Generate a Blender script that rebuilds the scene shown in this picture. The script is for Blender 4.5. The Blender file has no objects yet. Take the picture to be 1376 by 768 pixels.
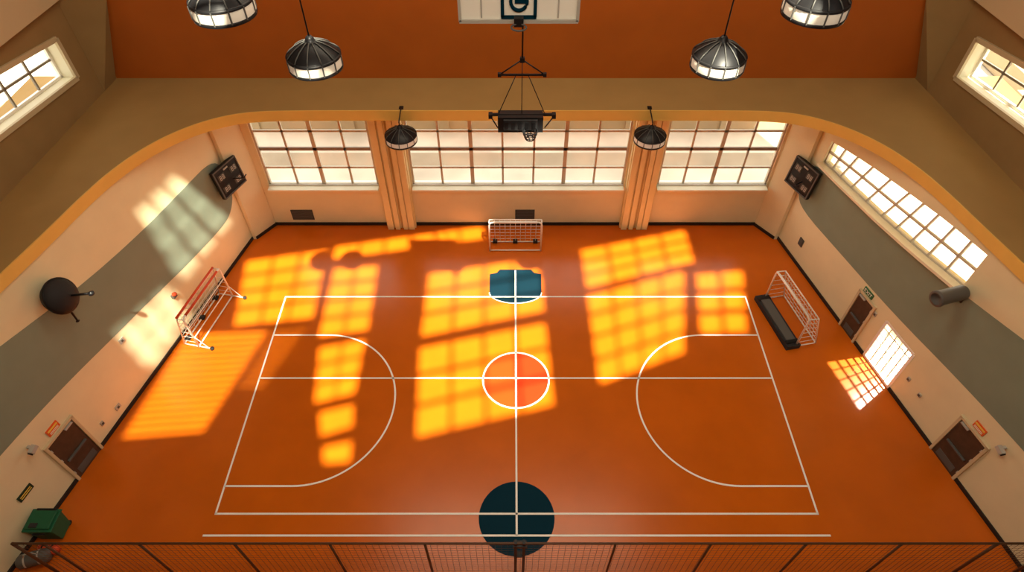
import bpy, math, random
from mathutils import Vector, Matrix
random.seed(3)
S=bpy.context.scene
try:
    S.view_settings.view_transform='Standard'
except Exception: pass
V=Vector
# ------------------------------------------------------------ materials
def mat(name,col,rough=0.6,metal=0.0,ns=0,na=0.0,bump=0.0,spec=0.3,emit=None,es=0):
    m=bpy.data.materials.new(name);m.use_nodes=True;nt=m.node_tree;b=nt.nodes['Principled BSDF']
    b.inputs['Base Color'].default_value=(*col,1);b.inputs['Roughness'].default_value=rough
    b.inputs['Metallic'].default_value=metal;b.inputs['Specular IOR Level'].default_value=spec
    if emit: b.inputs['Emission Color'].default_value=(*emit,1);b.inputs['Emission Strength'].default_value=es
    if ns:
        g=nt.nodes.new('ShaderNodeNewGeometry')
        n=nt.nodes.new('ShaderNodeTexNoise');n.inputs['Scale'].default_value=ns;n.inputs['Detail'].default_value=5
        nt.links.new(g.outputs['Position'],n.inputs['Vector'])
        r=nt.nodes.new('ShaderNodeMapRange');r.inputs[1].default_value=0.3;r.inputs[2].default_value=0.7
        r.inputs[3].default_value=1-na;r.inputs[4].default_value=1+na
        nt.links.new(n.outputs['Fac'],r.inputs[0])
        mx=nt.nodes.new('ShaderNodeVectorMath');mx.operation='SCALE';mx.inputs[0].default_value=col
        nt.links.new(r.outputs[0],mx.inputs['Scale']);nt.links.new(mx.outputs[0],b.inputs['Base Color'])
        if bump:
            bp=nt.nodes.new('ShaderNodeBump');bp.inputs['Strength'].default_value=bump;bp.inputs['Distance'].default_value=0.02
            nt.links.new(n.outputs['Fac'],bp.inputs['Height']);nt.links.new(bp.outputs[0],b.inputs['Normal'])
    return m
M_floor=mat('orange_court_vinyl',(0.56,0.118,0.004),0.25,ns=0.8,na=0.07,bump=0.02,spec=0.42)
M_cream=mat('cream_plaster',(0.76,0.70,0.46),0.8,ns=1.5,na=0.03,bump=0.05)
M_creamlt=mat('pale_paint',(0.80,0.76,0.58),0.6,ns=2,na=0.03)
M_tan=mat('tan_plaster',(0.31,0.20,0.08),0.85,ns=1.2,na=0.06,bump=0.05)
M_ledge=mat('ledge_brown_plaster',(0.37,0.23,0.078),0.8,ns=1.0,na=0.05)
M_yellow=mat('ochre_edge_paint',(0.78,0.50,0.12),0.6,ns=2,na=0.03)
M_orangewall=mat('burnt_orange_wall',(0.44,0.110,0.009),0.8,ns=0.9,na=0.06)
M_stripe=mat('sage_green_stripe',(0.21,0.27,0.21),0.7,ns=1.5,na=0.04)
M_white=mat('white_enamel',(0.85,0.83,0.78),0.35)
M_line=mat('white_line_paint',(0.92,0.91,0.84),0.4)
M_frame=mat('window_frame_paint',(0.56,0.52,0.42),0.5)
M_frame_d=mat('window_frame_dark',(0.26,0.22,0.17),0.5)
M_pil=mat('pilaster_cream',(0.78,0.68,0.38),0.7,ns=2,na=0.03)
M_pil2=mat('pilaster_groove',(0.50,0.38,0.17),0.7)
M_black=mat('black_metal',(0.015,0.015,0.017),0.4,metal=0.3)
M_blackr=mat('black_rubber',(0.02,0.02,0.022),0.7)
M_teal=mat('teal_paint',(0.003,0.021,0.036),0.5,spec=.1)
M_navy=mat('navy_paint',(0.0006,0.026,0.046),0.6,spec=.06)
M_circ=mat('red_orange_paint',(0.60,0.048,0.004),0.4)
M_circ2=mat('red_orange_paint_deep',(0.55,0.030,0.004),0.4)
M_door=mat('brown_door',(0.075,0.042,0.025),0.5,ns=6,na=0.15)
M_trim=mat('door_trim',(0.60,0.50,0.31),0.6)
M_base=mat('black_baseboard',(0.02,0.016,0.014),0.5)
M_vent=mat('vent_grey',(0.07,0.07,0.06),0.6)
M_grey=mat('grey_plastic',(0.45,0.43,0.38),0.5)
M_dgrey=mat('dark_grey_metal',(0.10,0.10,0.095),0.5)
M_red=mat('red_paint',(0.62,0.07,0.02),0.4)
M_sign=mat('sign_orange_red',(0.75,0.12,0.02),0.5)
M_yel=mat('sign_yellow',(0.85,0.6,0.1),0.5)
M_green=mat('sign_green',(0.03,0.16,0.06),0.5)
M_dgreen=mat('sign_dark_green',(0.015,0.035,0.018),0.5)
M_bin=mat('green_bin_plastic',(0.01,0.10,0.045),0.45)
M_fence=mat('brown_fence_metal',(0.10,0.045,0.02),0.5)
M_drum=mat('lamp_drum_diffuser',(0.80,0.76,0.66),0.5,emit=(1,0.9,0.75),es=0.08)
M_ground=mat('pale_paving',(0.60,0.55,0.46),0.9,ns=0.35,na=0.22)
M_path=mat('beige_path',(0.36,0.30,0.22),0.9,ns=0.8,na=0.1)
M_extw=mat('beige_render_wall',(0.36,0.28,0.18),0.9,ns=0.7,na=0.08)
M_roof=mat('ceiling_paint',(0.45,0.30,0.16),0.9)
M_board=mat('backboard_white',(0.92,0.90,0.80),0.5)
def glassmat():
    m=bpy.data.materials.new('window_glass');m.use_nodes=True;nt=m.node_tree;nt.nodes.clear()
    t=nt.nodes.new('ShaderNodeBsdfTransparent');g=nt.nodes.new('ShaderNodeBsdfGlossy');g.inputs['Roughness'].default_value=0.1
    x=nt.nodes.new('ShaderNodeMixShader');x.inputs[0].default_value=0.05;o=nt.nodes.new('ShaderNodeOutputMaterial')
    nt.links.new(t.outputs[0],x.inputs[1]);nt.links.new(g.outputs[0],x.inputs[2]);nt.links.new(x.outputs[0],o.inputs[0]);return m
M_glass=glassmat()
# ------------------------------------------------------------ mesh builder
def link(o,parent=None):
    S.collection.objects.link(o)
    if parent: o.parent=parent
    return o
class MB:
    def __init__(s): s.v=[];s.f=[];s.m=[];s.mats=[];s.sm=[]
    def mi(s,m):
        if m not in s.mats: s.mats.append(m)
        return s.mats.index(m)
    def add(s,vs,fs,m,smooth=False):
        b=len(s.v);s.v+=[V(p) for p in vs];i=s.mi(m)
        for f in fs: s.f.append([b+k for k in f]);s.m.append(i);s.sm.append(smooth)
    def box(s,c,d,m,R=None):
        c=V(c);vs=[]
        for x in(-.5,.5):
            for y in(-.5,.5):
                for z in(-.5,.5):
                    p=V((x*d[0],y*d[1],z*d[2]))
                    if R: p=R@p
                    vs.append(c+p)
        s.add(vs,[(0,1,3,2),(4,6,7,5),(0,4,5,1),(2,3,7,6),(0,2,6,4),(1,5,7,3)],m)
    def beam(s,p,q,w,d,n,m):
        p=V(p);q=V(q);a=(q-p).normalized();n=V(n);sd=a.cross(n).normalized();n=sd.cross(a).normalized()
        vs=[]
        for e in(p,q):
            for x,y in((-1,-1),(1,-1),(1,1),(-1,1)): vs.append(e+sd*x*w/2+n*y*d/2)
        s.add(vs,[(3,2,1,0),(4,5,6,7),(0,1,5,4),(1,2,6,5),(2,3,7,6),(3,0,4,7)],m)
    def tube(s,pts,r,m,n=8,closed=False):
        pts=[V(p) for p in pts];N=len(pts);rings=[]
        up=V((0,0,1))
        for i,p in enumerate(pts):
            if closed: t=(pts[(i+1)%N]-pts[i-1])
            else: t=pts[min(i+1,N-1)]-pts[max(i-1,0)]
            t.normalize();u=up if abs(t.dot(up))<.9 else V((1,0,0))
            a=t.cross(u).normalized();b=t.cross(a)
            rings.append([p+(a*math.cos(2*math.pi*k/n)+b*math.sin(2*math.pi*k/n))*r for k in range(n)])
        vs=[x for g in rings for x in g];fs=[]
        for i in range(N if closed else N-1):
            j=(i+1)%N
            for k in range(n): fs.append((i*n+k,i*n+(k+1)%n,j*n+(k+1)%n,j*n+k))
        if not closed: fs+= [tuple(range(n))[::-1],tuple((N-1)*n+k for k in range(n))]
        s.add(vs,fs,m,True)
    def lathe(s,prof,c,m,n=32,R=None):
        c=V(c);vs=[]
        for r,z in prof:
            for k in range(n):
                p=V((r*math.cos(2*math.pi*k/n),r*math.sin(2*math.pi*k/n),z))
                if R: p=R@p
                vs.append(c+p)
        fs=[]
        for i in range(len(prof)-1):
            for k in range(n): fs.append((i*n+k,i*n+(k+1)%n,(i+1)*n+(k+1)%n,(i+1)*n+k))
        s.add(vs,fs,m,True)
    def poly(s,pts,m,flip=False):
        f=tuple(range(len(pts)));s.add(pts,[f[::-1] if flip else f],m)
    def prism(s,foot,z0,z1,m):
        n=len(foot);vs=[(x,y,z0) for x,y in foot]+[(x,y,z1) for x,y in foot]
        fs=[tuple(range(n))[::-1],tuple(range(n,2*n))]+[(i,(i+1)%n,n+(i+1)%n,n+i) for i in range(n)]
        s.add(vs,fs,m)
    def obj(s,name,parent=None,bevel=0,origin=None):
        me=bpy.data.meshes.new(name)
        o0=V(origin) if origin else V((0,0,0))
        me.from_pydata([tuple(p-o0) for p in s.v],[],s.f)
        for m in s.mats: me.materials.append(m)
        for p,i,k in zip(me.polygons,s.m,s.sm): p.material_index=i;p.use_smooth=k
        me.validate();me.update()
        o=bpy.data.objects.new(name,me);o.location=o0;link(o,parent)
        if bevel:
            b=o.modifiers.new('bevel','BEVEL');b.width=bevel;b.segments=2;b.limit_method='ANGLE'
        return o
def panel(name,outer,holes,M,th,zoff,m):
    cu=bpy.data.curves.new(name,'CURVE');cu.dimensions='2D';cu.fill_mode='BOTH';cu.extrude=th/2
    for pl in [outer]+holes:
        sp=cu.splines.new('POLY');sp.points.add(len(pl)-1);sp.use_cyclic_u=True
        for i,p in enumerate(pl): sp.points[i].co=(p[0],p[1],0,1)
    t=bpy.data.objects.new(name+'_t',cu);S.collection.objects.link(t)
    dg=bpy.context.evaluated_depsgraph_get();dg.update()
    me=bpy.data.meshes.new_from_object(t.evaluated_get(dg))
    bpy.data.objects.remove(t);me.name=name
    me.transform(M@Matrix.Translation((0,0,zoff)))
    me.materials.clear();me.materials.append(m)
    for p in me.polygons: p.use_smooth=False
    o=bpy.data.objects.new(name,me);link(o);return o
# ------------------------------------------------------------ room geometry (metres)
K,SL=13.48,0.223            # lower side walls: |x| = K - SL*y  (they flare towards the near end)
K2,SL2=13.376,0.06          # upper side walls
NB=math.sqrt(1+SL*SL);NB2=math.sqrt(1+SL2*SL2)
YB=17.7;ZL=5.7;ZR=18.5;YF=-6.2
def W(y): return K-SL*y
def side(sg,y,z,off=0.0,k=K,sl=SL):
    nn=math.sqrt(1+sl*sl)
    return V((sg*(k-sl*y)-sg*off/nn, y-sl*off/nn, z))
def nrm(sg,sl=SL): return V((-sg,-sl,0)).normalized()
def wallM(sg,k,sl):
    nn=math.sqrt(1+sl*sl);U=V((-sg*sl,1,0))/nn;Z=V((0,0,1));N=U.cross(Z)
    return Matrix(((U.x,Z.x,N.x,sg*k),(U.y,Z.y,N.y,0),(U.z,Z.z,N.z,0),(0,0,0,1)))
def rect(a,b,c,d): return [(a,c),(b,c),(b,d),(a,d)]
# floor
b=MB();b.poly([(-W(YF),YF,0),(W(YF),YF,0),(W(17.85),17.85,0),(-W(17.85),17.85,0)],M_floor);b.obj('floor')
b=MB();b.poly([(-90,-60,-.06),(90,-60,-.06),(90,120,-.06),(-90,120,-.06)],M_ground);b.obj('ground_outside')
# back wall + windows
Mb=Matrix(((1,0,0,0),(0,0,-1,YB),(0,1,0,0),(0,0,0,1)))
BW=[(-8.78,-4.86,[0.26,0.5,0.76],[1],4.75),(-3.66,3.85,[1/7,2/7,3/7,4/7,5/7,6/7],[1,4],4.75),(5.04,8.95,[0.24,0.5,0.74],[1],4.75)]
panel('wall_back',rect(-9.8,9.8,-.05,ZL),[rect(a,c,1.84,z1) for a,c,_,_,z1 in BW],Mb,.3,-.15,M_cream)
for i,(a,c,cols,thick,z1) in enumerate(BW):
    b=MB();z0=1.84;y=YB+.10;n=(0,1,0)
    for p,q in(((a,z0),(c,z0)),((a,z1),(c,z1)),((a,z0),(a,z1)),((c,z0),(c,z1))):
        b.beam((p[0],y,p[1]),(q[0],y,q[1]),.14,.1,n,M_frame)
    for z,w,mm in((4.08,.07,M_frame),(3.37,.12,M_frame_d),(2.60,.07,M_frame)): b.beam((a,y,z),(c,y,z),w,.06,n,mm)
    for j,cc in enumerate(cols):
        x=a+(c-a)*cc;b.beam((x,y,z0),(x,y,z1),.13 if j in thick else .07,.06,n,M_frame)
    b.beam((a,YB-.08,z0-.04),(c,YB-.08,z0-.04),.09,.32,(0,1,0),M_creamlt)
    b.beam((a,YB+.14,z0+.02),(c,YB+.14,z0+.02),.06,.25,(0,1,0),M_white)
    b.poly([(a,y+.02,z0),(c,y+.02,z0),(c,y+.02,z1),(a,y+.02,z1)],M_glass)
    b.obj('window_%d'%(i+1))
# side walls
stripwin=[(16.43,4.61),(15.03,4.93),(13.22,5.21),(11.91,5.40),(10.53,5.51),(10.54,4.36),(12.13,4.13),(13.64,3.97),(15.41,3.85),(16.44,3.81)]
top=[(16.43,4.61),(15.03,4.93),(13.22,5.21),(11.91,5.40),(10.53,5.51)];bot=[(16.44,3.81),(15.41,3.85),(13.64,3.97),(12.13,4.13),(10.54,4.36)]
GL=(10.42,11.62,0.04,1.68)
lo=[(YF*NB,-.05),(17.8*NB,-.05),(17.8*NB,ZL),(YF*NB,ZL)]
panel('wall_left',lo,[],wallM(-1,K,SL),.3,-.15,M_cream)
panel('wall_right',lo,[[(y*NB,z) for y,z in stripwin],rect(GL[0]*NB,GL[1]*NB,GL[2],GL[3])],wallM(1,K,SL),.3,.15,M_cream)
def lerp(pl,t):
    t*=len(pl)-1;i=min(int(t),len(pl)-2);u=t-i
    return (pl[i][0]*(1-u)+pl[i+1][0]*u,pl[i][1]*(1-u)+pl[i+1][1]*u)
b=MB();n=nrm(1);NC=10;off=-.1
for j in range(NC+1):
    t=j/NC;p=lerp(top,t);q=lerp(bot,t);b.beam(side(1,*p,off),side(1,*q,off),.09 if j in(0,NC) else .06,.06,n,M_frame)
for lv,w,mm in((0,.10,M_frame),(.5,.06,M_frame),(1,.12,M_frame)):
    for j in range(NC):
        P=[]
        for t in(j/NC,(j+1)/NC):
            p=lerp(top,t);q=lerp(bot,t);P.append(side(1,p[0]*(1-lv)+q[0]*lv,p[1]*(1-lv)+q[1]*lv,off))
        b.beam(P[0],P[1],w,.06,n,mm)
        if lv==1:
            p=lerp(bot,j/NC);q=lerp(bot,(j+1)/NC)
            b.beam(side(1,p[0],p[1]-.04,.02),side(1,q[0],q[1]-.04,.02),.08,.3,n,M_creamlt)
            b.add([side(1,*lerp(top,j/NC),off),side(1,*lerp(top,(j+1)/NC),off),side(1,*q,off),side(1,*p,off)],[(0,1,2,3)],M_glass)
b.obj('window_4')
# glass door in right wall
b=MB()
y0,y1,z0,z1=GL
for p,q in(((y0,z0),(y1,z0)),((y0,z1),(y1,z1)),((y0,z0),(y0,z1)),((y1,z0),(y1,z1))): b.beam(side(1,*p,-.04),side(1,*q,-.04),.09,.1,n,M_white)
for j in range(1,5): b.beam(side(1,y0+(y1-y0)*j/5,z0,-.05),side(1,y0+(y1-y0)*j/5,z1,-.05),.03,.04,n,M_creamlt)
for j in range(1,6): b.beam(side(1,y0,z0+(z1-z0)*j/6,-.05),side(1,y1,z0+(z1-z0)*j/6,-.05),.03,.04,n,M_creamlt)
b.add([side(1,y0,z0,-.06),side(1,y1,z0,-.06),side(1,y1,z1,-.06),side(1,y0,z1,-.06)],[(0,1,2,3)],M_glass)
b.obj('door_1')
# stripes (painted bands on the walls)
def smooth(pl,it=2):
    for _ in range(it):
        r=[]
        for i in range(len(pl)):
            p=pl[i];q=pl[(i+1)%len(pl)]
            r.append((p[0]*.75+q[0]*.25,p[1]*.75+q[1]*.25));r.append((p[0]*.25+q[0]*.75,p[1]*.25+q[1]*.75))
        pl=r
    return pl
ts=[(4.0,5.65),(6.0,5.25),(8.46,4.69),(9.44,4.48),(10.54,4.25),(11.84,4.06),(13.38,3.92),(15.22,3.86),(16.5,3.8),(16.92,3.3)]
bs=[(16.92,2.3),(16.49,1.72),(15.85,1.58),(13.79,1.79),(12.06,2.06),(10.54,2.26),(9.23,2.45),(7.99,2.58),(6.86,2.64),(4.0,2.75)]
st=smooth(ts+bs,2)
trs=[(4.0,5.6),(6.0,5.2),(8.72,4.60),(10.52,4.24),(11.75,4.02),(13.54,3.84),(15.4,3.72),(16.6,3.6),(16.92,3.2)]
st2=smooth(trs+[(16.92,2.2),(16.4,1.85),(14.24,1.95),(11.62,2.07),(9.09,2.36),(7.06,2.50),(4.0,2.6)],2)
for nm,sg,pl in(('wall_stripe_left',-1,st),('wall_stripe_right',1,st2)):
    o=panel(nm,[(y*NB,z) for y,z in pl],[],wallM(sg,K,SL),.006,.004*(-sg),M_stripe)
# corner columns, back pilasters
for sg,nm in((-1,'column'),(1,'column.001')):
    b=MB();fp=[(sg*9.68,16.90),(sg*9.57,16.90),(sg*9.04,17.66),(sg*9.04,17.8),(sg*9.8,17.8)]
    if sg>0: fp=fp[::-1]
    b.prism(fp,0,ZL,M_cream);b.obj(nm)
for x0,x1,nm in((-4.80,-3.72,'pilaster'),(3.92,4.98,'pilaster.001')):
    b=MB();w=x1-x0;xm=(x0+x1)/2
    b.box((xm,YB-.09,ZL/2),(w,.18,ZL),M_pil)
    for f,ww in((.14,.2),(.38,.16),(.66,.16),(.86,.2)):
        b.box((x0+w*f,YB-.23,ZL/2),(w*ww,.12,ZL),M_pil)
    b.box((x0+w*.52,YB-.185,ZL/2),(w*.06,.02,ZL),M_pil2)
    b.obj(nm,bevel=.03)
# baseboards
b=MB();b.box((0,YB-.02,.06),(18.1,.05,.12),M_base);b.obj('baseboard_back')
for sg,nm in((-1,'baseboard_left'),(1,'baseboard_right')):
    b=MB();segs=[(3.5,7.5),(8.46,16.93)] if sg<0 else [(3.5,7.52),(8.47,10.38),(11.66,12.1),(12.9,16.93)]
    for a,c in segs: b.beam(side(sg,a,.06,.02),side(sg,c,.06,.02),.12,.04,nrm(sg),M_base)
    b.beam((sg*9.56,16.9,.06),(sg*9.03,17.66,.06),.12,.05,V((-sg*.8,-.55,0)),M_base)
    b.obj(nm)
# arched ledge (trim_6) and its ochre edge (trim_1)
half=[(0,15.95),(3.5,15.95),(6.3,15.95),(7.6,15.9),(8.45,15.65),(9.3,15.08),(10.0,14.25),(10.5,13.2),(10.8,12.1),(W(10.9)-.02,10.9),(W(9.4)-.02,9.4),(W(7)-.02,7.0),(W(4)-.02,4.0),(13.0,2.0),(13.0,-6.0)]
inner=[(x,y) for x,y in half]+[(-x,y) for x,y in half[::-1][:-1]]
inner=smooth(inner,3)
I4=Matrix.Identity(4)
panel('trim_6',[(-15,YF-.2),(15,YF-.2),(15,17.88),(-15,17.88)],[inner],I4,.30,ZL+.15,M_ledge)
b=MB();N=len(inner);nx=[]
for i in range(N):
    p=inner[i-1];q=inner[(i+1)%N];d=V((q[0]-p[0],q[1]-p[1])).normalized();nx.append(V((-d.y,d.x)))
cen=V((0,6));vs=[]
for i in range(N):
    p=V(inner[i]);nn=nx[i]
    if nn.dot(cen-p)<0: nn=-nn
    a=p+nn*.035
    vs+= [(p.x,p.y,ZL-.02),(a.x,a.y,ZL-.02),(a.x,a.y,ZL+.31),(p.x,p.y,ZL+.31)]
fs=[]
for i in range(N):
    j=(i+1)%N
    for k in range(4): fs.append((4*i+k,4*i+(k+1)%4,4*j+(k+1)%4,4*j+k))
b.add(vs,fs,M_yellow);b.obj('trim_1')
# upper walls
panel('wall_upper_back',rect(-13.2,13.2,5.995,ZR),[],Matrix(((1,0,0,0),(0,0,-1,17.76),(0,1,0,0),(0,0,0,1))),.2,-.1,M_orangewall)
up=[(YF*NB2,5.995),(17.8*NB2,5.995),(17.8*NB2,ZR),(YF*NB2,ZR)]
UA,UB=12.3,16.25   # near / far jambs
def uq(s,t):       # s along (near->far), t up
    z0=7.2*(1-s)+6.86*s;z1=8.5*(1-s)+8.0*s
    return (UA+(UB-UA)*s,z0+(z1-z0)*t)
for sg,nm,wn in((-1,'wall_upper_left','window_5'),(1,'wall_upper_right','window_6')):
    cs=[uq(0,0),uq(1,0),uq(1,1),uq(0,1)]
    panel(nm,up,[[(y*NB2,z) for y,z in cs]],wallM(sg,K2,SL2),.5,.25*sg,M_tan)
    b=MB();n=nrm(sg,SL2);P=lambda q,o:side(sg,q[0],q[1],o,K2,SL2)
    for i in range(4):
        p=cs[i];q=cs[(i+1)%4]
        b.beam(P(p,.02),P(q,.02),.13,.08,n,M_trim)
        b.beam(P(p,-.24),P(q,-.24),.05,.5,n,M_creamlt)
        b.beam(P(p,-.4),P(q,-.4),.2,.08,n,M_white)
    for j in range(1,4): b.beam(P(uq(j/4,0),-.4),P(uq(j/4,1),-.4),.06,.05,n,M_frame_d)
    b.beam(P(uq(0,.5),-.4),P(uq(1,.5),-.4),.06,.05,n,M_frame_d)
    b.add([P(c_,-.42) for c_ in cs],[(0,1,2,3)],M_glass)
    b.obj(wn)
    b=MB();b.beam(side(sg,YF,9.25,.12,K2,SL2),side(sg,17.7,9.25,.12,K2,SL2),.9,.26,n,M_trim);b.obj('trim_%d'%(2 if sg<0 else 3))
    b=MB();xa=K2-SL2*17.76;yy=17.70
    A=[(sg*xa,yy,6.0),(sg*(xa-.9),yy,8.5),(sg*(xa-2.3),yy,12.5),(sg*xa,yy,12.5)]
    B2=[(sg*(xa+.04),yy-.7,6.0),(sg*(xa+.04),yy-.7,12.5)]
    b.add(A+B2,[(0,1,2,3),(0,4,1),(1,4,5,2),(2,5,3),(0,3,5,4)],M_tan)
    b.obj('trim_%d'%(4 if sg<0 else 5))
panel('wall_front',rect(-15,15,-.05,ZR),[],Matrix(((1,0,0,0),(0,0,-1,YF),(0,1,0,0),(0,0,0,1))),.2,.1,M_tan)
# ------------------------------------------------------------ ceiling with added, unseen openings cut to cast the sun patches
SUN=V((.20,-.5,.84))
def toroof(p):
    x,y=p[0],p[1];z=p[2] if len(p)>2 else 0
    t=(ZR-z)/SUN.z;return (x+SUN.x*t,y+SUN.y*t)
def roofgrid(quad,nc,nr,gc=.10,gr=.12):
    fl,fr,nrr,nl=[toroof(q) for q in quad];H=[]
    def Q(s,t):
        return tuple((fl[i]*(1-s)+fr[i]*s)*(1-t)+(nl[i]*(1-s)+nrr[i]*s)*t for i in(0,1))
    for i in range(nc):
        for j in range(nr):
            s0,s1=(i+gc/2)/nc,(i+1-gc/2)/nc;t0,t1=(j+gr/2)/nr,(j+1-gr/2)/nr
            H.append([Q(s0,t0),Q(s1,t0),Q(s1,t1),Q(s0,t1)])
    return H
def wl(y,z): p=side(-1,y,z);return (p.x,p.y,p.z)
H=[]
H+=roofgrid([(-3.08,15.2),(.9,16.0),(1.0,13.4),(-3.08,12.3)],4,3)
H+=roofgrid([(-3.08,11.95),(1.0,13.0),(1.15,9.8),(-2.87,8.7)],4,3)
H+=roofgrid([(2.35,16.35),(6.4,17.43),(6.42,15.7),(2.4,14.4)],4,3)
H+=roofgrid([(2.4,14.15),(6.0,15.35),(5.3,11.7),(2.5,10.5)],4,4)
H+=roofgrid([(6.3,15.2),(8.1,15.4),(7.5,12.5),(5.9,12.4)],2,3,.16,.2)
H+=roofgrid([(-6.6,16.55),(-1.2,17.65),(-1.1,16.9),(-6.6,15.8)],6,1)
H+=roofgrid([(-9.66,15.8),(-6.8,16.4),(-6.65,13.1),(-9.2,12.75)],3,4)
H+=roofgrid([(-6.45,15.45),(-4.86,15.6),(-4.76,12.6),(-6.35,12.3)],2,4)
H+=roofgrid([(-6.25,11.95),(-4.8,12.3),(-4.8,10.2),(-5.95,9.85)],2,3)
H+=roofgrid([(-5.8,9.6),(-4.75,9.9),(-4.65,9.1),(-5.55,8.75)],1,1)
H+=roofgrid([(-5.45,8.5),(-4.6,8.7),(-4.55,8.0),(-5.3,7.95)],1,1)
H+=roofgrid([(-10.6,12.45),(-8.0,12.6),(-8.9,8.95),(-11.15,8.75)],1,16,.02,.30)   # slats added to dim and blur this sun patch
H+=roofgrid([(-7.85,12.6),(-6.8,12.75),(-7.6,10.4),(-8.35,10.4)],1,10,.02,.72)    # wider slats, put in for a fainter patch of sun
H+=roofgrid([wl(13.2,4.5),wl(15.1,4.4),wl(16.4,1.5),wl(13.3,1.5)],3,3,.2,.18)
H+=roofgrid([wl(10.7,2.3),wl(12.95,1.85),wl(13.0,.25),wl(10.85,.25)],3,3,.16,.14)
panel('ceiling',[(-14.2,YF-.2),(14.2,YF-.2),(14.2,18.0),(-14.2,18.0)],H,I4,.06,ZR,M_roof)
# ------------------------------------------------------------ court markings
b=MB();zf,zl=.004,.008;LW=.052
def seg(p,q,w=LW,m=M_line,z=zl):
    p=V((*p,z));q=V((*q,z));a=(q-p).normalized();s_=V((-a.y,a.x,0))*w/2
    b.add([p-s_,q-s_,q+s_,p+s_],[(0,1,2,3)],m)
def arc(c,r,a0,a1,w=LW,n=48,m=M_line,z=zl,ry=None):
    ry=ry or r;vs=[]
    for i in range(n+1):
        a=math.radians(a0+(a1-a0)*i/n)
        for e in(-w/2,w/2): vs.append((c[0]+(r+e)*math.cos(a),c[1]+(ry+e)*math.sin(a),z))
    b.add(vs,[(2*i,2*i+1,2*i+3,2*i+2) for i in range(n)],m)
def disc(c,r,m,z,a0=0,a1=360,n=48):
    vs=[(c[0],c[1],z)]+[(c[0]+r*math.cos(math.radians(a0+(a1-a0)*i/n)),c[1]+r*math.sin(math.radians(a0+(a1-a0)*i/n)),z) for i in range(n+1)]
    b.add(vs,[(0,i,i+1) for i in range(1,n+1)],m)
X=7.8;Y0,Y1=6.58,14.06;hw=LW/2
seg((-X-hw,Y1),(X+hw,Y1));seg((-X-hw,Y0),(X+hw,Y0));seg((-X,Y0),(-X,Y1));seg((X,Y0),(X,Y1))
seg((-X,10.77),(X,10.77));seg((0,6.02),(0,15.3));seg((-7.95,6.02),(7.95,6.02))
for sg in(-1,1):
    seg((sg*X,12.42),(sg*6.0,12.42));seg((sg*X,7.33),(sg*6.0,7.33))
    a0,a1=(-90,90) if sg<0 else (90,270)
    arc((sg*6.0,9.875),2.42,a0,a1,ry=2.545)
disc((0,10.72),1.0,M_circ,zf);disc((0,10.72),1.0,M_circ2,zf+.001,270,450)
arc((0,10.72),1.0,0,360,.05)
disc((0,6.48),.98,M_navy,zf)
key=[(-.9,15.12),(-.66,15.18),(-.55,15.34),(.55,15.34),(.66,15.18),(.9,15.12),(.89,14.25)]+[(.89*math.cos(math.radians(a)),14.25+.48*math.sin(math.radians(a))) for a in range(-8,-180,-8)]+[(-.89,14.25)]
b.poly([(x,y,zf) for x,y in key],M_teal,True)
edge=key[6:]
for i in range(len(edge)-1): seg(edge[i],edge[i+1],.035)
b.obj('court_markings')
# ------------------------------------------------------------ doors
def door(name,sg,y0,y1,z1=1.64):
    b=MB();n=nrm(sg)
    b.beam(side(sg,(y0+y1)/2,0,.01),side(sg,(y0+y1)/2,z1,.01),(y1-y0),.04,n,M_door)
    for yy in(y0-.03,y1+.03): b.beam(side(sg,yy,0,.02),side(sg,yy,z1+.07,.02),.08,.09,n,M_trim)
    b.beam(side(sg,y0-.07,z1+.04,.02),side(sg,y1+.07,z1+.04,.02),.08,.09,n,M_trim)
    b.beam(side(sg,y0+.1,.78,.06),side(sg,y1-.1,.78,.06),.05,.06,n,M_dgrey)
    b.beam(side(sg,y0+.12,.2,.035),side(sg,y1-.12,.2,.035),.24,.012,n,M_dgrey)
    b.beam(side(sg,y1-.3,z1-.06,.06),side(sg,y1-.05,z1-.06,.06),.05,.06,n,M_grey)
    for zz in(.25,.9,1.4): b.beam(side(sg,y0+.02,zz,.04),side(sg,y0+.02,zz+.1,.04),.03,.03,n,M_grey)
    b.obj(name,bevel=.006)
door('door_2',-1,7.56,8.42);door('door_3',1,7.58,8.42);door('door_4',1,12.18,12.84)
# ------------------------------------------------------------ signs, boxes
def plate(name,sg,y,z,w,h,m,th=.03,tilt=0,extra=None):
    b=MB();n=nrm(sg);b.beam(side(sg,y-w/2,z,th/2),side(sg,y+w/2,z,th/2),h,th,n,m)
    if extra: extra(b,n)
    return b.obj(name)
def textchild(par,txt,sg,y,z,size,m,off=.04):
    cu=bpy.data.curves.new('lettering','FONT');cu.body=txt;cu.size=size;cu.align_x='CENTER';cu.align_y='CENTER';cu.extrude=.002
    t=bpy.data.objects.new('t',cu);S.collection.objects.link(t)
    dg=bpy.context.evaluated_depsgraph_get();me=bpy.data.meshes.new_from_object(t.evaluated_get(dg));bpy.data.objects.remove(t)
    N=nrm(sg);Z=V((0,0,1));U=Z.cross(N)
    o=side(sg,y,z,off)
    me.transform(Matrix(((U.x,Z.x,N.x,o.x),(U.y,Z.y,N.y,o.y),(U.z,Z.z,N.z,o.z),(0,0,0,1))))
    me.materials.clear();me.materials.append(m)
    ob=bpy.data.objects.new('lettering',me);link(ob,par)
s1=plate('exit_sign',1,12.60,1.84,.40,.18,M_green);textchild(s1,'EXIT',1,12.60,1.84,.17,M_white)
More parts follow.
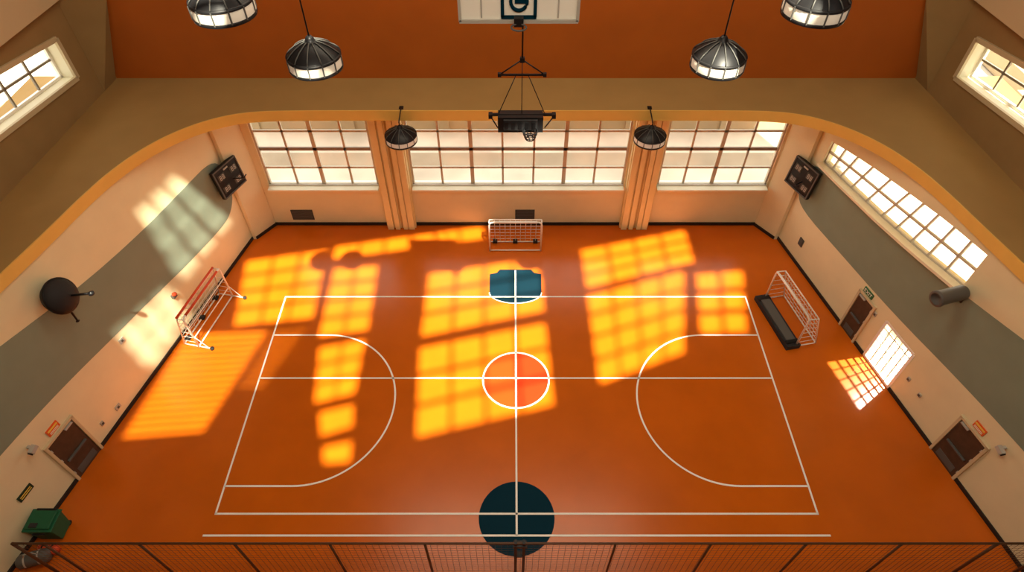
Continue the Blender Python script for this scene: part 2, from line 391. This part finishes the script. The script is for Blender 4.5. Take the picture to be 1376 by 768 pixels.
def warn(y,z,sg):
    def f(b,n):
        b.beam(side(sg,y-.15,z+.05,.035),side(sg,y+.15,z+.05,.035),.05,.01,n,M_yel)
        for k in(-.03,-.07): b.beam(side(sg,y-.13,z+k,.035),side(sg,y+.13,z+k,.035),.015,.01,n,M_creamlt)
    return f
plate('warning_sign',-1,7.98,1.90,.36,.22,M_sign,extra=warn(7.98,1.90,-1))
plate('warning_sign.001',1,8.0,1.88,.34,.22,M_sign,extra=warn(8.0,1.88,1))
def grn(b,n):
    for k in(-.03,.03): b.beam(side(-1,6.42,1.28+k,.035),side(-1,6.74,1.28+k,.035),.02,.01,n,M_yel)
plate('green_sign',-1,6.58,1.28,.42,.18,M_dgreen,extra=grn)
def cam(b,sg,y,z):
    n=nrm(sg);b.beam(side(sg,y,z,0),side(sg,y,z,.12),.08,.08,(0,0,1),M_grey)
    b.beam(side(sg,y-.12,z-.04,.16),side(sg,y+.08,z,.14),.12,.12,n,M_grey);b.beam(side(sg,y-.15,z-.05,.16),side(sg,y-.12,z-.04,.16),.09,.09,n,M_black)
for nm,sg,y,z in(('security_camera',-1,7.34,2.15),('security_camera.001',1,7.34,2.12)):
    b=MB();cam(b,sg,y,z);b.obj(nm,bevel=.01)
for i,(sg,y,z,w,h) in enumerate(((-1,9.49,.46,.18,.14),(-1,8.9,.57,.10,.14),(-1,10.72,1.95,.16,.16),(1,10.1,.95,.1,.12),(1,9.6,.9,.1,.12),(1,12.05,1.5,.1,.14))):
    def ex(b,n,sg=sg,y=y,z=z): b.beam(side(sg,y-.03,z,.04),side(sg,y+.03,z,.04),.06,.015,n,M_vent)
    plate('wall_socket' if not i else 'wall_socket.%03d'%i,sg,y,z,w,h,M_grey,extra=ex)
b=MB();n=nrm(-1);b.beam(side(-1,12.84,1.45,0),side(-1,12.84,1.45,.1),.16,.12,(0,0,1),M_dgrey);b.lathe([(.0,.06),(.07,.04),(.08,0)],side(-1,12.84,1.53,.1),M_red,12);b.obj('fire_alarm')
def vent(name,P,n,w,h):
    b=MB();b.beam(P(-w/2,0,.015),P(w/2,0,.015),h,.03,n,M_vent)
    for k in range(6):
        z=-h/2+h*(k+.5)/6;b.beam(P(-w/2+.03,z,.035),P(w/2-.03,z,.035),.03,.02,n,M_dgrey)
    b.obj(name)
vent('air_vent',lambda u,z,o:V((-7.92+u,YB-o,.50+z)),(0,-1,0),.80,.46)
vent('air_vent.001',lambda u,z,o:V((.36+u,YB-o,.52+z)),(0,-1,0),.72,.44)
vent('air_vent.002',lambda u,z,o:side(1,15.82+u,.88+z,o),nrm(1),.22,.3)
# ------------------------------------------------------------ wall scoreboards
for sg,nm in((-1,'wall_scoreboard'),(1,'wall_scoreboard.001')):
    b=MB();c=side(sg,16.70,3.05,.24)
    nn=(V((-sg*.93,-.36,.12))).normalized();U=V((0,0,1)).cross(nn).normalized();Z=nn.cross(U)
    P=lambda u,z,o:c+U*u+Z*z+nn*o
    b.beam(P(-.55,0,0),P(.55,0,0),1.02,.12,nn,M_black)
    for a_,b_ in(((-.55,.49),(.55,.49)),((-.55,-.49),(.55,-.49))): b.beam(P(*a_,.07),P(*b_,.07),.04,.04,nn,M_dgrey)
    for a_,b_ in(((-.53,-.49),(-.53,.49)),((.53,-.49),(.53,.49))): b.beam(P(*a_,.07),P(*b_,.07),.04,.04,nn,M_dgrey)
    for u,z in((-.28,.2),(.28,.2),(-.28,-.24),(.28,-.24)):
        b.beam(P(u-.15,z,.065),P(u+.15,z,.065),.22,.02,nn,M_vent)
        for k in(-.08,.04):
            b.beam(P(u+k,z-.07,.08),P(u+k,z+.07,.08),.018,.02,nn,M_grey);b.beam(P(u+k+.06,z-.07,.08),P(u+k+.06,z+.07,.08),.018,.02,nn,M_grey)
            for q in(-.07,0,.07): b.beam(P(u+k,z+q,.08),P(u+k+.06,z+q,.08),.016,.02,nn,M_grey)
    b.beam(P(-.1,.38,.08),P(.1,.38,.08),.05,.02,nn,M_grey)
    for dz in(-.25,.25): b.tube([side(sg,16.5,3.05+dz,0),P(0,dz,-.05)],.03,M_black)
    b.tube([P(.1,-.1,.08),P(.2,-.1,.45),P(.35,-.05,.45)],.02,M_black,6)
    b.obj(nm)
# wall speaker with arm (left), tube speaker (right)
b=MB();c=side(-1,10.0,4.72,.30);R=V((1,-.1,.35)).normalized().to_track_quat('Z','Y').to_matrix()
b.lathe([(.0,-.24),(.2,-.24),(.36,-.16),(.43,-.02),(.43,.06),(.38,.15),(.24,.24),(.1,.28),(0,.29)],c,M_blackr,28,R)
b.lathe([(.43,.0),(.455,.02),(.455,.06),(.43,.08)],c,M_black,28,R)
b.tube([c+V((.1,0,0)),c+V((.78,.05,.05))],.03,M_black);b.lathe([(0,-.06),(.07,-.03),(.07,.03),(0,.06)],c+V((.76,.05,.05)),M_black,10)
b.tube([c,c+V((.12,-.15,-.75))],.025,M_black);b.lathe([(0,-.05),(.05,0),(0,.05)],c+V((.12,-.15,-.75)),M_black,10)
b.tube([c,side(-1,10.0,4.72,0)],.05,M_black);b.obj('wall_loudspeaker')
b=MB();c=side(1,10.35,4.40,.46);ax=V((-1,-.25,-.05)).normalized();R=ax.to_track_quat('Z','Y').to_matrix()
b.lathe([(0,-.36),(.17,-.36),(.19,-.32),(.19,.36),(.2,.40),(.2,.43),(.16,.43),(.14,.36),(0,.34)],c,M_dgrey,28,R)
b.lathe([(.205,.36),(.215,.4),(.205,.44),(.15,.44)],c,M_dgrey,28,R)
b.tube([c,side(1,10.4,4.2,0)],.04,M_black);b.beam(side(1,10.3,4.15,.02),side(1,10.5,4.15,.02),.2,.04,nrm(1),M_black);b.obj('tube_loudspeaker')
# ------------------------------------------------------------ goals
def goal(name,far,near,inn,H_,D_,crossm=M_white,feet=0,pad=False,mid=False,sp=.17):
    b=MB();A=V(far);B=V(near);I=V(inn).normalized();Z=V((0,0,1));r=.03;rr=.15
    def bend(P0,P1,P2,n=5):
        out=[]
        for i in range(n+1):
            t=i/n;out.append(P0*(1-t)**2+P1*2*t*(1-t)+P2*t*t)
        return out
    D=(B-A).normalized();T1=A+Z*H_;T2=B+Z*H_
    b.tube([A]+bend(T1-Z*rr,T1,T1+D*rr),r,M_white);b.tube([B]+bend(T2-Z*rr,T2,T2-D*rr),r,M_white)
    b.tube([T1+D*rr,T2-D*rr],r*1.25,crossm)
    a0=A+Z*.04;b0=B+Z*.04;ai=a0+I*D_;bi=b0+I*D_
    b.tube([a0,ai,bi,b0],r*.8,M_white);b.tube([a0,b0],r*.8,M_white)
    ti1=T1+I*D_*.45-Z*.06;ti2=T2+I*D_*.45-Z*.06
    for t,ti,i2 in((T1,ti1,ai),(T2,ti2,bi)): b.tube([t-Z*.03,ti,i2],r*.7,M_white)
    b.tube([ti1,ti2],r*.7,M_white)
    if mid:
        for f in(.33,.66): b.tube([A+Z*H_*f,B+Z*H_*f],.018,M_white)
        b.tube([ti1+Z*.05,ti2+Z*.05],.035,crossm)
    L=(B-A).length;n=int(L/sp)
    for k in range(1,n):
        f=k/n;b.tube([T1.lerp(T2,f),ti1.lerp(ti2,f),ai.lerp(bi,f)],.008,M_white,4)
    hL=(ti1-ai).length;m_=int(hL/sp)
    for k in range(1,m_):
        f=k/m_;b.tube([A+Z*H_*(1-f),ti1.lerp(ai,f),ti2.lerp(bi,f),B+Z*H_*(1-f)],.011,M_white,4)
    if feet:
        for p in(a0,b0):
            b.tube([p,p-I*feet],r*.8,M_white);b.lathe([(0,-.04),(.06,-.04),(.06,.03),(0,.03)],p-I*feet,M_blackr,10)
            b.tube([p-I*feet*.8,p+Z*.5],r*.5,M_white)
    if pad:
        c=(A+B)/2-I*.12+Z*.09;ang=math.atan2(D.y,D.x);Rm=Matrix.Rotation(ang,3,'Z')
        b.box(c,((B-A).length+.15,.46,.17),M_blackr,Rm);b.box(c+Z*.1,((B-A).length-.1,.3,.05),M_dgrey,Rm)
        for f in(-.45,.45): b.box(c+D*f*L+Z*.1,(.12,.42,.06),M_black,Rm)
    else:
        for f in(.1,.5,.9): b.box(ai.lerp(bi,f)+Z*.02,(.16,.16,.08),M_blackr)
    return b.obj(name)
goal('futsal_goal',(-.92,16.28,0),(.92,16.28,0),(0,1,0),1.38,.45)
goal('futsal_goal.001',(-9.6,14.08,0),(-10.02,11.95,0),(-1,.2,0),1.38,.5,crossm=M_red,feet=.45,mid=True,sp=.2)
goal('futsal_goal.002',(8.42,13.95,0),(8.84,11.95,0),(1,.2,0),1.38,.70,pad=True,sp=.2)
# ------------------------------------------------------------ pendants
def pendant(name,x,y,z,d=.82,bracket=False):
    b=MB();r=d/2;c=V((x,y,z))
    b.lathe([(r,0),(r*1.01,.02),(r*1.01,.17),(r*.98,.19)],c,M_drum,40)
    b.lathe([(0,.03),(r*.97,.03)],c,M_grey,40);b.lathe([(r*1.03,.17),(r*1.03,.21),(r*.97,.21)],c,M_black,40)
    b.lathe([(r*1.02,-.02),(r*1.03,.0),(r*1.03,.025),(r*1.0,.03)],c,M_black,40)
    prof=[(r*.99,.20),(r*.86,.26),(r*.62,.33),(r*.36,.385),(r*.2,.41),(r*.15,.47),(r*.09,.50),(0,.50)]
    b.lathe(prof,c,M_black,24)
    for k in range(12):
        a=2*math.pi*k/12;pts=[c+V((q*math.cos(a)*1.01,q*math.sin(a)*1.01,h+.012)) for q,h in prof[:5]]
        b.tube(pts,.010,M_dgrey,5)
        p=c+V((r*1.02*math.cos(a),r*1.02*math.sin(a),.1));b.box(p,(.018,.018,.18),M_dgrey)
    if bracket:
        b.tube([c+V((0,0,.5)),c+V((0,0,.60)),V((x,15.9,6.04)),V((x,16.05,6.03))],.018,M_black,6);b.box((x,16.07,6.02),(.12,.12,.04),M_black)
    else: b.tube([c+V((0,0,.5)),V((x,y,ZR-.03))],.012,M_black,6)
    b.obj(name)
for i,(x,y,z) in enumerate(((-3.2,9.2,11.02),(3.1,9.2,11.02),(-4.0,8.44,12.2),(3.95,8.44,12.2))):
    pendant('pendant_lamp' if not i else 'pendant_lamp.%03d'%i,x,y,z)
pendant('bracket_lamp',-3.33,15.40,5.36,.9,True);pendant('bracket_lamp.001',3.87,15.40,5.36,.9,True)
# ------------------------------------------------------------ suspended backboard (top) and hoop unit
b=MB();cy=9.2;z0=11.76;w=1.72;h=1.1;xc=-.02
b.box((xc,cy,z0+h/2),(w,.05,h),M_board)
for zz in(z0,z0+h): b.beam((xc-.88,cy-.02,zz),(xc+.88,cy-.02,zz),.05,.09,(0,1,0),M_grey)
for xx in(-.87,.87): b.beam((xc+xx,cy-.02,z0),(xc+xx,cy-.02,z0+h),.04,.09,(0,1,0),M_grey)
yf=cy-.035
for p,q in(((-.26,.06),(.26,.06)),((-.26,.5),(.26,.5)),((-.24,.06),(-.24,.5)),((.24,.06),(.24,.5))): b.beam((xc+p[0],yf,z0+p[1]),(xc+q[0],yf,z0+q[1]),.05,.02,(0,1,0),M_navy)
b.tube([(xc+.12*math.cos(t*math.pi/10),yf,z0+.29+.13*math.sin(t*math.pi/10)) for t in range(20)],.028,M_navy,6,True)
b.box((xc+.02,yf,z0+.29),(.16,.02,.06),M_navy)
for xx in(-.55,.58): b.beam((xc+xx,yf,z0+.05),(xc+xx,yf,z0+h-.05),.02,.01,(0,1,0),M_grey)
b.box((xc,cy-.08,z0+.02),(.14,.14,.12),M_black)
b.tube([(xc+.11*math.cos(t*math.pi/10),cy-.24+.11*math.sin(t*math.pi/10),z0-.0) for t in range(20)],.014,M_dgrey,6,True)
for xx in(-.6,.6): b.tube([(xc+xx,cy+.05,z0+h),(xc+xx,cy+.05,ZR-.03)],.02,M_black)
b.obj('suspended_backboard')
b=MB();cy=9.7;zc=9.70
b.tube([(0.05,cy,10.85),(0.05,cy,ZR-.03)],.016,M_black,6)
zy=10.6
b.beam((-.33,cy,zy),(.43,cy,zy),.03,.03,(0,1,0),M_black)
b.tube([(-.33,cy,zy),(.05,cy,10.87)],.012,M_black,6);b.tube([(.43,cy,zy),(.05,cy,10.87)],.012,M_black,6)
b.box((.05,cy,10.87),(.08,.07,.08),M_black);b.box((-.33,cy,zy),(.06,.06,.06),M_black);b.box((.43,cy,zy),(.06,.06,.06),M_black)
b.tube([(-.05,cy,zy),(-.36,cy,zc+.15)],.008,M_black,6);b.tube([(.15,cy,zy),(.46,cy,zc+.15)],.008,M_black,6)
b.tube([(.05,cy,10.85),(.05,cy,zc+.15)],.008,M_black,6)
b.box((.03,cy,zc),(.80,.24,.30),M_black)
b.box((.03,cy-.14,zc+.02),(.6,.05,.2),M_blackr)
for k in range(5): b.box((-.22+k*.12,cy-.17,zc+.02),(.06,.02,.12),M_black)
b.beam((-.50,cy,zc+.14),(.62,cy,zc+.14),.04,.05,(0,1,0),M_black)
for xx in(-.50,.62): b.box((xx,cy,zc+.12),(.07,.10,.08),M_black);b.tube([(xx,cy,zc+.1),(xx*.75,cy-.05,zc-.1)],.012,M_black,6)
hc=V((.20,cy-.24,zc-.04))
for zz,rr in((0,.13),(-.06,.12),(-.12,.10),(-.16,.08)):
    b.tube([hc+V((rr*math.cos(t*math.pi/8),rr*math.sin(t*math.pi/8),zz)) for t in range(16)],.014 if zz==0 else .009,M_black,5,True)
for t in range(10):
    a=t*math.pi/5;b.tube([hc+V((.13*math.cos(a),.13*math.sin(a),0)),hc+V((.08*math.cos(a+.3),.08*math.sin(a+.3),-.16))],.008,M_black,4)
b.beam(hc+V((0,.12,0)),hc+V((0,.24,.05)),.08,.04,(0,0,1),M_black)
b.obj('suspended_hoop_unit')
# ------------------------------------------------------------ near fence
b=MB();yy=5.0;zt=2.26
b.tube([(-10.9,yy,zt),(11.8,yy,zt)],.028,M_fence);b.tube([(-10.9,yy,.1),(11.8,yy,.1)],.03,M_fence)
for i in range(-5,6):
    x=i*2.06+.06
    if i==0: continue
    b.tube([(x,yy,0),(x,yy,zt)],.028,M_fence)
for x in(-10.9,11.8): b.tube([(x,yy,0),(x,yy,zt)],.035,M_fence)
for k in range(int(22.7/.14)):
    x=-10.85+k*.14;b.beam((x,yy,.1),(x,yy,zt),.005,.005,(0,1,0),M_fence)
for k in range(1,16): b.beam((-10.9,yy,zt*k/16),(11.8,yy,zt*k/16),.005,.005,(0,1,0),M_fence)
for x in(-.04,.14): b.box((x,yy,1.18),(.06,.1,2.36),M_black)
b.box((.05,yy,2.2),(.30,.14,.1),M_black);b.box((.05,yy,1.6),(.24,.12,.06),M_black)
b.obj('mesh_fence')
# ------------------------------------------------------------ green bin, sports bags
b=MB();c=(-11.68,6.12)
def rb(x,y,w,d): return [(x-w/2,y-d/2),(x+w/2,y-d/2),(x+w/2,y+d/2),(x-w/2,y+d/2)]
A=rb(c[0],c[1],.56,.42);Bq=rb(c[0],c[1],.66,.52)
b.add([(x,y,.06) for x,y in A]+[(x,y,.68) for x,y in Bq],[(3,2,1,0),(0,1,5,4),(1,2,6,5),(2,3,7,6),(3,0,4,7),(4,5,6,7)],M_bin)
b.box((c[0],c[1],.70),(.72,.58,.05),M_bin);b.box((c[0],c[1],.75),(.6,.46,.06),M_bin);b.box((c[0],c[1]+.27,.72),(.5,.06,.06),M_black)
for x in(-.24,.24): b.tube([(c[0]+x-.03,c[1]+.2,.07),(c[0]+x+.03,c[1]+.2,.07)],.07,M_blackr,12)
b.box((c[0],c[1]-.3,.6),(.3,.05,.04),M_black)
b.box((c[0]-.1,c[1]-.15,.79),(.2,.12,.03),M_blackr)
b.obj('green_waste_bin',bevel=.015)
def bag(name,c,l,r,col,col2,ang):
    b=MB();R=Matrix.Rotation(ang,3,'Z');ax=R@V((1,0,0));c=V(c)
    Rm=ax.to_track_quat('Z','Y').to_matrix();pr=[(0,-l/2),(r*.7,-l/2+.02),(r*.95,-l/2+.08),(r,0),(r*.95,l/2-.08),(r*.7,l/2-.02),(0,l/2)]
    b.lathe(pr,c,col,20,Rm)
    for s_ in(-.2,.2): b.lathe([(r*1.02,s_*l-.02),(r*1.02,s_*l+.02)],c,col2,20,Rm)
    b.tube([c+ax*(-.2*l)+V((0,0,r)),c+ax*(-.12*l)+V((0,0,r+.12)),c+ax*(.12*l)+V((0,0,r+.12)),c+ax*(.2*l)+V((0,0,r))],.015,col2,6)
    b.obj(name)
bag('duffel_bag',(-11.8,5.40,.18),.75,.18,M_dgrey,M_grey,.3)
bag('duffel_bag.001',(-11.6,5.66,.12),.55,.12,M_red,M_black,-.2)
# ------------------------------------------------------------ outside
b=MB();b.box((0,24.2,.6),(60,.4,1.2),M_extw)
for k in range(-6,7): b.box((k*4.2+1,24.2,.8),(.6,.6,1.7),M_extw)
b.obj('garden_wall')
b=MB();b.poly([(-40,21.3,-.04),(40,21.3,-.04),(40,22.3,-.04),(-40,22.3,-.04)],M_path);b.obj('garden_path')
b=MB();b.box((24,12,.5),(.4,40,1.0),M_extw);b.obj('garden_wall.001')
# ------------------------------------------------------------ lights
w=bpy.data.worlds.new('sky');w.use_nodes=True;bg=w.node_tree.nodes['Background'];bg.inputs[0].default_value=(1,.94,.82,1);bg.inputs[1].default_value=2.7;S.world=w
def light(name,kind,loc,energy,col,dirv,**k):
    l=bpy.data.lights.new(name,kind);l.energy=energy;l.color=col
    for a,v in k.items(): setattr(l,a,v)
    o=bpy.data.objects.new(name,l);o.location=loc;o.rotation_euler=V(dirv).to_track_quat('Z','Y').to_euler();link(o);return o
light('sun','SUN',(0,-20,40),20,(1,.93,.71),SUN,angle=math.radians(.95))
light('fill_light','AREA',(0,12.5,ZR-.25),850,(1,.85,.61),(0,0,1),shape='RECTANGLE',size=12,size_y=3)  # added fill up at the ceiling, no lamp fitting modelled
light('fill_light.001','AREA',(0,2.5,ZR-.25),480,(1,.85,.61),(0,0,1),shape='RECTANGLE',size=10,size_y=2)  # second added fill, brightens the backboard front
for i,(a,c,_,_,z1) in enumerate(BW):
    light('portal_%d'%i,'AREA',((a+c)/2,YB+.2,(1.84+z1)/2),1,(1,1,1),(0,1,0),shape='RECTANGLE',size=c-a,size_y=z1-1.84).data.cycles.is_portal=True
fp=V((13.3,12.0,3.9));t=V((10.3,10.5,0))
light('door_patch_spot','SPOT',fp,7000,(1,.97,.92),fp-t,spot_size=math.radians(60),shadow_soft_size=.08)  # unseen spot added to throw the light patch inside the glass door
# ------------------------------------------------------------ camera
cd=bpy.data.cameras.new('camera');cd.lens=36*843/1376;cd.sensor_width=36;cd.clip_end=500
co=bpy.data.objects.new('camera',cd);co.location=(-.12,0,16);co.rotation_euler=(math.radians(90-47.7),0,0);link(co);S.camera=co
